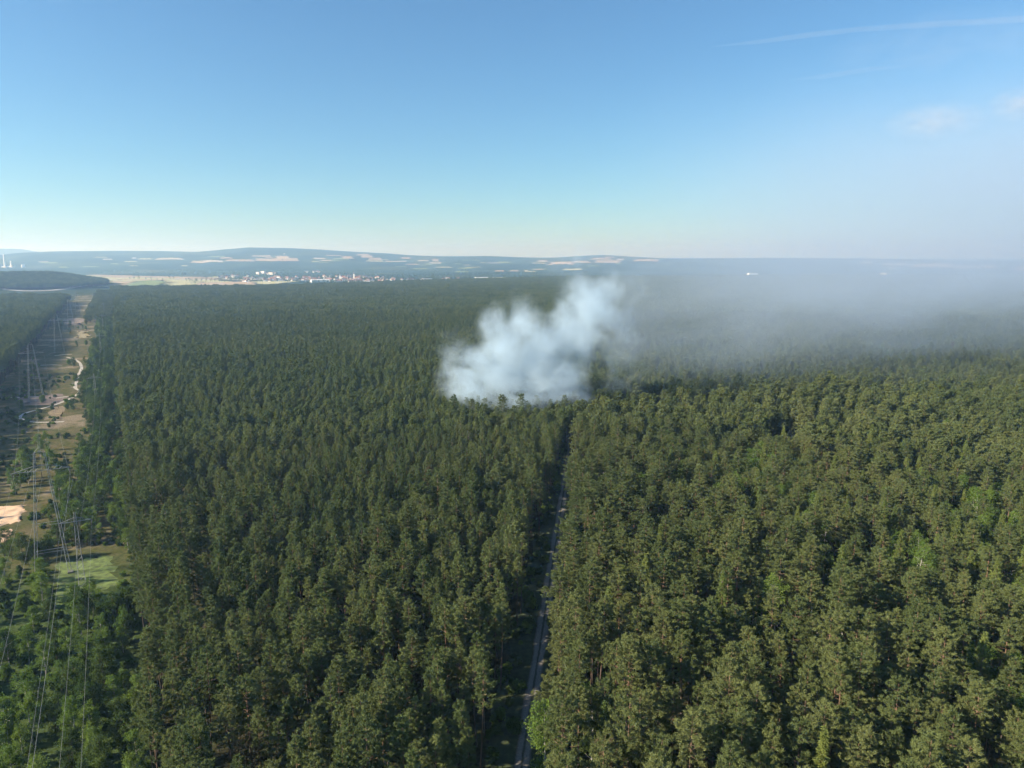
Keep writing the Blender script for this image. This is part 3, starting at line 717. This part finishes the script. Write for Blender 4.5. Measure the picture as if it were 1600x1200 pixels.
# near plain (corners: far-left, far-right, near-right, near-left)
for poly, m in [([(100, 429), (335, 433), (335, 448), (100, 449)], 'olive')]:
    field(poly, m, .2)
for poly, m in [([(144, 429.4), (352, 434), (352, 436.6), (180, 433)], 'straw'), ([(116, 433.6), (188, 437), (190, 438.3), (112, 435.2)], 'pale'), ([(110, 435.6), (184, 438.6), (158, 446), (114, 444)], 'green'),
                ([(172, 440), (214, 440), (194, 447), (152, 448.5)], 'straw'), ([(215, 439.6), (258, 438), (258, 447.5), (196, 447)], 'green'), ([(259, 441), (302, 442), (304, 447.5), (262, 447.5)], 'olive'),
                ([(310, 442), (392, 440), (403, 445.5), (312, 447)], 'straw'), ([(393, 440.2), (467, 439.5), (440, 443), (405, 445)], 'olive'), ([(273, 435.5), (389, 437.2), (389, 438.4), (273, 437)], 'pale'),
                ([(190, 436.2), (262, 436.8), (262, 438), (190, 438)], 'straw')]:
    field(poly, m, .9)
HF = [(160, 404.5, 176, 406.3, 0), (206, 402.4, 213, 404.2, 0), (243, 404, 287, 406.2, 0), (317, 407, 348, 410, 0), (352, 406, 398, 408.6, 1), (393, 399.2, 424, 401.2, 1), (400, 403.5, 440, 408, 1), (432, 400.5, 452, 405, 1),
      (440, 404, 467, 408.5, 1), (442, 396.5, 446, 397.6, 0), (488, 403, 510, 405, 0), (500, 406.6, 519, 407.8, 0), (535, 400.5, 549, 404.5, 1), (557, 397, 580, 399.6, 1), (565, 399.8, 582, 403, 1), (576, 403, 596, 406.8, 1),
      (601, 407.6, 637, 409.2, 0), (627, 402, 640, 404.6, 1), (653, 406.6, 670, 408.4, 0), (675, 405, 686, 408.6, 1), (671, 410, 690, 411.6, 0), (840, 407, 857, 409.2, 0), (860, 409.6, 893, 413.8, 1), (893, 408, 925, 411, 1),
      (922, 403.4, 958, 406, 1), (930, 406.6, 969, 410.4, 1), (945, 401.4, 960, 403, 1), (962, 404.6, 976, 406.4, 0), (774, 422.6, 788, 424.6, 1), (796, 422.4, 812, 424.4, 1), (820, 422.4, 824, 424.4, 0), (990, 406, 1030, 409, 1),
      (1376, 411.6, 1422, 414.6, 1), (1425, 412.4, 1490, 418.6, 1), (1490, 414.4, 1560, 420, 1), (1385, 418.4, 1401, 420, 0), (1252, 429, 1276, 432, 1), (1293, 429, 1312, 431, 0), (1345, 409, 1362, 412, 0), (1580, 417, 1660, 422, 1)]
for x0, y0, x1, y1, t in HF:
    sk = random.uniform(-.08, .22) * (x1 - x0)
    field([(x0 + abs(sk) * .6, y0), (x1 - abs(sk), y0 + random.uniform(-.3, .3)), (x1, y1), (x0, y1 + random.uniform(-.4, .2))], 'straw' if t else 'pale', 1.5)
for q in range(46):
    x0 = random.uniform(60, 1000); y0 = np.interp(x0, SKYL[:, 0], SKYL[:, 1]) + random.uniform(5, 24); w_ = random.uniform(8, 34); h_ = random.uniform(.7, 1.8)
    field([(x0 + random.uniform(0, .3) * w_, y0), (x0 + w_ * random.uniform(.7, 1), y0 + random.uniform(-.2, .2)), (x0 + w_, y0 + h_), (x0, y0 + h_ * random.uniform(.8, 1.2))], random.choice(['olive', 'green', 'green', 'olive', 'straw']), 1.0)
# the curving road west of the corridor
M_ROAD = plain('far_asphalt', (.40, .39, .38), .8, 0, .1, .02); M_BANK = field_mat('road_bank', (.13, .15, .08), (.20, .20, .11))
cur = [(-60, 452.5), (0, 455.6), (30, 457), (60, 457), (90, 455.6), (112, 453.4), (128, 451), (150, 449.6)]
ribbon('road_bank', [gp(a, b_ - 2.2) for a, b_ in cur], 120, 0.3, M_BANK, n=40)
ribbon('road', [gp(*p) for p in cur], 24, 1.2, M_ROAD, n=25)
ribbon('road', [gp(a, b_ - 4.2) for a, b_ in cur], 20, 1.2, M_ROAD, n=25)
# houses
M_WALLS = [plain('white_render', (.80, .78, .74), .8, 0, .05), plain('cream_render', (.70, .62, .50), .8, 0, .05), plain('grey_render', (.5, .5, .5), .8, 0, .05)]
M_ROOFS = [plain('red_tiles', (.24, .12, .09), .8, 0, .15), plain('brown_tiles', (.16, .10, .08), .8, 0, .15), plain('grey_slate', (.16, .17, .18), .6, 0, .15), plain('pale_metal_roof', (.62, .64, .66), .5, 0, .05)]
HM = {}
def house_mesh(kind, w, r):
    if (kind, w, r) in HM: return HM[(kind, w, r)]
    mb = MB(); hx, hy, hz, rh = {'house': (6, 4.6, 5.6, 4.2), 'long': (11, 5, 6.5, 4.4), 'block': (13, 6.5, 13, .8), 'hall': (30, 14, 8, 2.2)}[kind]
    mb.box((0, 0, hz / 2), (hx, hy, hz / 2), 0)
    ex, ey = hx + .5, hy + .6
    V = [(-ex, -ey, hz - .3), (ex, -ey, hz - .3), (ex, ey, hz - .3), (-ex, ey, hz - .3), (-ex, 0, hz + rh), (ex, 0, hz + rh)]
    mb.add(V, Q=[[0, 1, 5, 4], [2, 3, 4, 5], [0, 3, 2, 1]], T=[[1, 2, 5], [3, 0, 4]], m=1)
    HM[(kind, w, r)] = mb.mesh(kind, [M_WALLS[w], M_ROOFS[r]]); return HM[(kind, w, r)]
WN = ['white', 'cream', 'grey']; RN = ['red-roofed', 'brown-roofed', 'slate-roofed', 'pale-roofed']
def house(px, py, kind='house', s=1.0):
    w = random.choice([0, 0, 0, 0, 1, 2]); r = random.choice([0, 1, 1, 2]) if kind in ('house', 'long') else 3 if kind == 'hall' else 2
    p = hit(px, py); o = link({'house': 'house', 'long': 'house', 'block': 'apartment_block', 'hall': 'factory_hall'}[kind], house_mesh(kind, w, r), None, (p[0], p[1], p[2] - .2))
    o.rotation_euler = (0, 0, random.choice([0.3, .5, -.2, 1.7, 1.2, 2.6]) + random.uniform(-.2, .2)); o.scale = (s, s, s)
    part = 'beside the straw fields' if px < 475 else 'in the middle of the far town' if px < 620 else 'in the scattered far hamlet' if px < 760 else 'on the plain behind the smoke'
    tag(o, {'house': 'Small %s %s house %s', 'long': 'Long %s %s house %s', 'block': 'Tall %s %s apartment block %s', 'hall': 'Large %s %s factory hall %s'}[kind] % (WN[w], RN[r], part), {'block': 'building', 'hall': 'building'}.get(kind, 'house'), 'buildings of the far town')
for x0, x1, y0, y1, n in [(345, 400, 432, 437, 16), (380, 440, 435.5, 440.6, 34), (425, 480, 433, 439.6, 34), (392, 432, 426, 430.5, 12), (478, 545, 434.5, 441.5, 42), (540, 602, 433.5, 442, 46), (590, 626, 434, 440.5, 12),
                          (478, 508, 424.4, 426.4, 9), (628, 662, 437.4, 440.2, 10), (676, 740, 436.5, 440, 9), (500, 600, 431.8, 433.6, 12), (340, 372, 433.4, 434.8, 6)]:
    for q in range(n): house(random.uniform(x0, x1), random.uniform(y0, y1), 'house' if random.random() < .75 else 'long', random.uniform(.85, 1.25))
for px, py in [(404, 428.6), (411, 427.2), (424, 429.4)]: house(px, py, 'block', 1.2)
for q in range(8): house(662.5 + (q % 4) * 2.8, 440.6 - (q // 4) * 1.6, 'block', .9)
for px, py in [(752, 436.8), (780, 436.9), (836, 436.8), (850, 436.6), (872, 436.8), (748, 436.5), (1176, 429), (500, 441), (575, 442), (1300, 433), (1380, 428.5)]: house(px, py, 'hall', random.uniform(.8, 1.3))
def church(px, py, sp, label):
    p = hit(px, py); e = bpy.data.objects.new('church', None); COL.objects.link(e); e.location = p; tag(e, label, 'church')
    mb = MB(); mb.box((14, 0, 6), (12, 6, 6)); link('nave', mb.mesh('nave', [M_WALLS[0]]), e)
    mb = MB(); mb.add([(1.5, -6.6, 11.8), (26.5, -6.6, 11.8), (26.5, 6.6, 11.8), (1.5, 6.6, 11.8), (1.5, 0, 19), (26.5, 0, 19)], Q=[[0, 1, 5, 4], [2, 3, 4, 5], [0, 3, 2, 1]], T=[[1, 2, 5], [3, 0, 4]]); link('roof', mb.mesh('roof', [M_ROOFS[0]]), e)
    mb = MB(); mb.box((-2, 0, sp / 2), (3.6, 3.6, sp / 2)); link('tower', mb.mesh('tower', [M_WALLS[0]]), e)
    mb = MB(); mb.add([(-6, -4, sp), (2, -4, sp), (2, 4, sp), (-6, 4, sp), (-2, 0, sp + 12)], Q=[[3, 2, 1, 0]], T=[[0, 1, 4], [1, 2, 4], [2, 3, 4], [3, 0, 4]]); link('spire', mb.mesh('spire', [M_ROOFS[2]]), e)
church(554, 438, 30, 'White church with a tall tower above the town roofs'); church(532, 437, 20, 'Smaller white church with a short tower in the town')
# tall white chimneys on the western horizon and silos
def chimney(px, py, H, r, label):
    p = hit(px, py, 4000); e = bpy.data.objects.new('chimney', None); COL.objects.link(e); e.location = (p[0], p[1], p[2] - 2); tag(e, label, 'chimney')
    mb = MB(); mb.tube([(0, 0, 0), (0, 0, H * .5), (0, 0, H)], [r, r * .75, r * .55], 12); link('shaft', mb.mesh('shaft', [M_WALLS[0]]), e)
    mb = MB(); mb.box((0, 0, 5), (r * 2.2, r * 2.2, 6)); link('base', mb.mesh('base', [M_WALLS[0]]), e)
chimney(8, 418, 105, 7.5, 'Tall white chimney on the western horizon'); chimney(18, 417.6, 52, 8, 'Short white chimney beside the tall one')
for px in (35.2, 37.6):
    p = hit(px, 418, 4000); mb = MB(); mb.tube([(0, 0, -2), (0, 0, 15), (0, 0, 20), (0, 0, 23)], [8, 8, 6, .5], 12)
    tag(link('silo', mb.mesh('silo', [M_WALLS[0]], True), None, p), 'Round white silo, one of a pair on the western horizon', 'silo', 'pair of white silos')
# field trees and hedges
far_me = joined('hedge_tree', *make_broad(9, 4.2, 1, 700, 1, .1), M_BARK, M_DARKLEAF)
rng = np.random.default_rng(5)
for px, py, s in [(291, 439.2, 1.0), (296, 439.4, 1.3), (300, 439.6, .9), (306, 443.5, 1.7), (308, 440, 1.0), (315, 439.8, 1), (322, 440, .9), (330, 439.8, 1.1), (336, 439.6, 1), (342, 439.6, 1.5), (347, 440, .9), (355, 439.6, 1.3), (361, 439.6, 1.4), (366, 440, .8),
                  (265, 436, 1.4), (271, 436, 1.0), (254, 439, .9), (246, 438.6, .8), (236, 437.8, 1), (228, 437.2, .8), (217, 436.6, 1.2), (210, 436.4, 1), (203, 436.2, .8), (284, 434, .8), (322, 435, .8), (331, 435.2, .9), (383, 439.5, .9), (391, 439.8, 1.0)]:
    p = hit(px, py); o = link('hedge_tree', far_me, None, p); o.rotation_euler = (0, 0, rng.uniform(0, 6)); o.scale = (s * 1.5,) * 3
    tag(o, ('Large' if s > 1.2 else 'Small') + ' dark round tree on a hedge line between the straw fields', 'tree', 'hedge trees of the fields')
# trees between the houses
tp_ = []
for x0, x1, y0, y1, n in [(340, 480, 431, 441, 260), (478, 640, 431, 443, 420), (640, 760, 433, 441, 320), (150, 480, 425, 430, 420), (480, 1000, 424, 434, 700)]:
    for q in range(n): tp_.append(hit(random.uniform(x0, x1), random.uniform(y0, y1)))
KINDS['towntree'] = [(None, None, far_me, 9)]; inst = [('towntree', 0, p[0], p[1], p[2], random.uniform(0, 6), random.uniform(.7, 1.5)) for p in tp_]; chosen = set()
scatter('town_trees', ['towntree'], 'Dark trees scattered between the houses of the far town', 'trees')

# ------------------------------------------------------------------ smoke
DX = 414.0
def sx(px, y=DX): return (px - 800) / F * (y * CP + 30 * SP)
def sz(py, y=DX): d = ray(800, py); return CAM_H + d[2] * y / d[1]
def vol_out(nt, out, b, dens, col, aniso, absorb=(0, 0, 0)):
    v = b.n('ShaderNodeVolumePrincipled'); b.put(v.inputs['Density'], dens); v.inputs['Color'].default_value = (*col, 1)
    v.inputs['Absorption Color'].default_value = (*absorb, 1); v.inputs['Anisotropy'].default_value = aniso
    nt.links.new(v.outputs[0], out.inputs['Volume'])
def box_obj(name, lo, hi, m):
    mb = MB(); lo = np.array(lo, float); hi = np.array(hi, float); mb.box((lo + hi) / 2, (hi - lo) / 2); return link(name, mb.mesh(name, [m]))
BL = [(735, 606, 46, 30, .7), (800, 590, 66, 46, 1.0), (870, 592, 58, 52, .9), (785, 530, 52, 46, .75), (850, 548, 58, 52, 1.0), (905, 528, 48, 62, .9), (930, 476, 46, 46, .75), (952, 448, 36, 30, .5), (772, 500, 34, 26, .55), (915, 432, 50, 30, .22), (845, 622, 96, 22, 1.0), (962, 560, 40, 60, .34), (984, 500, 42, 50, .32), (1000, 452, 42, 40, .26), (712, 565, 34, 50, .34), (905, 412, 66, 26, .24), (760, 622, 60, 20, .8), (752, 568, 46, 48, .62), (830, 505, 46, 40, .5)]
m, nt, out = mat('smoke'); b = NB(nt); P = b.pos()
w1 = b.vmath('SCALE', b.vmath('SUBTRACT', b.noise(P, 0.030, 2).outputs['Color'], (.5, .5, .5)), 34.0)
w2 = b.vmath('SCALE', b.vmath('SUBTRACT', b.noise(P, 0.105, 3, .6).outputs['Color'], (.5, .5, .5)), 13.0)
w3 = b.vmath('SCALE', b.vmath('SUBTRACT', b.noise(P, 0.28, 2, .6).outputs['Color'], (.5, .5, .5)), 5.0)
PW = b.vmath('ADD', b.vmath('ADD', b.vmath('ADD', P, w1), w2), w3); acc = None
for px, py, rx, rz, wgt in BL:
    r_ = np.array([rx * .395, 24 + rx * .12, rz * .395]) * 1.12
    c_ = np.array([sx(px), DX + random.uniform(-6, 10), sz(py)])
    l = b.vmath('LENGTH', b.vmath('DIVIDE', b.vmath('SUBTRACT', PW, tuple(c_)), tuple(r_)))
    f_ = b.math('MULTIPLY', b.math('SUBTRACT', 1.0, l, clamp=True), wgt)
    acc = f_ if acc is None else b.math('MAXIMUM', acc, f_)
nz = b.noise(b.vmath('ADD', P, b.vmath('SCALE', w1, .6)), 0.060, 8, .70).outputs[0]
ero = b.math('MULTIPLY_ADD', b.math('SUBTRACT', nz, .5), 3.0, b.math('MULTIPLY_ADD', acc, 1.5, -.12))
soft = b.math('MULTIPLY', acc, 2.6, clamp=True)
dn = b.math('MULTIPLY', b.math('MULTIPLY', b.math('MINIMUM', b.math('MAXIMUM', ero, 0.0), 1.0), soft), 0.080)
dn = b.math('MAXIMUM', dn, 0.0)
vol_out(nt, out, b, dn, (.74, .89, 1.0), 0.15)
m.cycles.volume_step_rate = 0.2
tag(box_obj('smoke_plume', (sx(640), DX - 62, 3), (sx(1075), DX + 70, 125), m), 'Bluish white smoke billowing up from the forest at the end of the track', 'smoke', kind='stuff')
# thin smoke drifting off downwind
m, nt, out = mat('drifting_smoke'); b = NB(nt); P = b.pos()
O = (sx(905), DX + 8, 62.0); AX = Vector((.80, .60, .035)).normalized(); SIDE = Vector((AX.y, -AX.x, 0)).normalized()
Q_ = b.vmath('SUBTRACT', b.vmath('ADD', P, b.vmath('SCALE', b.vmath('SUBTRACT', b.noise(P, .0085, 3, .55).outputs['Color'], (.5, .5, .5)), 95.0)), O)
s_ = b.math('MAXIMUM', b.vmath('DOT_PRODUCT', Q_, tuple(AX)), 0.0); l_ = b.vmath('DOT_PRODUCT', Q_, tuple(SIDE)); z_ = b.sep(Q_)[2]
rw = b.math('MULTIPLY_ADD', s_, .30, 26.0); rz = b.math('MULTIPLY_ADD', s_, .125, 36.0)
zz = b.math('SUBTRACT', z_, b.math('MULTIPLY', s_, .045))
e1 = b.math('POWER', b.math('DIVIDE', l_, rw), 2.0); e2 = b.math('POWER', b.math('DIVIDE', zz, rz), 2.0)
gs = b.math('EXPONENT', b.math('MULTIPLY', b.math('ADD', e1, e2), -1.0))
start = b.math('DIVIDE', s_, 40.0, clamp=True)
amp = b.math('DIVIDE', 0.31, b.math('ADD', rw, 20.0))
cv = b.n('ShaderNodeCombineXYZ'); b.put(cv.inputs[0], b.math('MULTIPLY', s_, .0045)); b.put(cv.inputs[1], b.math('MULTIPLY', l_, .011)); b.put(cv.inputs[2], b.math('MULTIPLY', z_, .026))
stk = b.math('MAXIMUM', b.math('MULTIPLY_ADD', b.noise(cv.outputs[0], 1.0, 5, .62, .4).outputs[0], 4.2, -1.15), 0.06)
dn = b.math('MULTIPLY', b.math('MULTIPLY', gs, start), b.math('MULTIPLY', amp, stk))
# the veil that has risen higher
z2 = b.math('SUBTRACT', z_, b.math('MULTIPLY_ADD', s_, .10, 62.0)); r2 = b.math('MULTIPLY_ADD', s_, .10, 46.0)
g2 = b.math('EXPONENT', b.math('MULTIPLY', b.math('ADD', b.math('POWER', b.math('DIVIDE', l_, b.math('MULTIPLY_ADD', s_, .36, 60.0)), 2.0), b.math('POWER', b.math('DIVIDE', z2, r2), 2.0)), -1.0))
dn = b.math('MULTIPLY_ADD', b.math('MULTIPLY', g2, b.math('DIVIDE', s_, 120.0, clamp=True)), 0.00068, dn)
dn = b.math('MAXIMUM', b.math('SUBTRACT', dn, .00003), 0.0)
vol_out(nt, out, b, dn, (.67, .80, .97), 0.2)
m.cycles.volume_step_rate = 0.38
tag(box_obj('smoke_drift', (sx(880), DX - 90, 5), (1500, 2100, 400), m), 'Thin grey smoke veil drifting over the forest downwind of the plume', 'smoke', kind='stuff')

# ------------------------------------------------------------------ haze
m, nt, out = mat('haze_air'); b = NB(nt); vol_out(nt, out, b, 1.3e-4, (.40, .65, 1.0), 0.38, (1, 1, 1))
tag(box_obj('haze', (-21500, -21500, -1.5), (21500, 21500, 420), m), 'Pale blue summer haze over the whole plain', 'haze', kind='stuff')

# ------------------------------------------------------------------ contrail and cirrus, far above the haze
def sky_pt(px, py, z): d = ray(px, py); t = (z - CAM_H) / d[2]; return np.array([d[0] * t, d[1] * t, z])
def cloud_mat(name, den, sc):
    m, nt, out = mat(name); b = NB(nt); P = b.n('ShaderNodeTexCoord').outputs['Generated']
    c = b.math('SUBTRACT', 1.0, b.math('MULTIPLY', b.vmath('LENGTH', b.vmath('SUBTRACT', P, (.5, .5, .5))), 2.0), clamp=True)
    n_ = b.noise(b.vmath('MULTIPLY', P, sc), 1.0, 4, .6, .6).outputs[0]
    dn = b.math('MULTIPLY', b.math('MULTIPLY', c, b.math('MULTIPLY_ADD', n_, 3.0, -1.0, clamp=True)), den)
    vol_out(nt, out, b, dn, (.97, .98, 1.0), .2); m.cycles.volume_step_rate = 0.6; return m
m, nt, out = mat('contrail_ice'); b = NB(nt); vol_out(nt, out, b, 4.5e-4, (.97, .98, 1.0), .2)
ZC = 9000.0; mb = MB()
mb.tube([sky_pt(px, py, ZC) for px, py in [(1112, 73), (1180, 66), (1260, 55), (1340, 46), (1440, 39), (1530, 34), (1640, 27), (1800, 18)]], [20, 90, 120, 110, 125, 130, 140, 140], 10)
tag(link('contrail', mb.mesh('contrail', [m], True)), 'Long thin white contrail crossing the upper sky', 'contrail')
mb = MB(); m, nt, out = mat('faint_ice'); b = NB(nt); vol_out(nt, out, b, 2.2e-4, (.97, .98, 1.0), .2)
mb.tube([sky_pt(px, py, ZC) for px, py in [(1225, 126), (1290, 119), (1360, 108), (1450, 100)]], [10, 150, 130, 10], 10)
tag(link('contrail', mb.mesh('contrail', [m], True)), 'Short faint contrail below the long one', 'contrail')
def cirrus(px, py, w, h, den, sc, label):
    p = sky_pt(px, py, 9500.0); D = np.linalg.norm(p); mb = MB()
    n = 16; V = []; Q = []
    for q in range(n + 1):
        th = math.pi * q / n
        for k in range(n): a = 2 * math.pi * k / n; V.append((math.sin(th) * math.cos(a), math.sin(th) * math.sin(a), math.cos(th)))
    for q in range(n):
        for k in range(n): Q.append((q * n + k, (q + 1) * n + k, (q + 1) * n + (k + 1) % n, q * n + (k + 1) % n))
    mb.add(V, Q=Q); o = link('cirrus_cloud', mb.mesh('cirrus', [cloud_mat('cirrus_ice', den, sc)], True), None, p)
    o.scale = (w * D / F / 2, h * D / F * 1.6, h * D / F / 2.2); o.rotation_euler = (0, 0, math.atan2(-p[0], p[1])); tag(o, label, 'cloud')
cirrus(1462, 190, 130, 50, 3.0e-4, (7, 3, 9), 'Small wispy white cloud in the clear sky'); cirrus(1598, 163, 80, 44, 4.5e-4, (5, 3, 6), 'Soft white cloud puff near the small wispy one')
cirrus(1490, 65, 330, 75, 6e-5, (5, 3, 3), 'Broad very faint cirrus veil under the contrail')
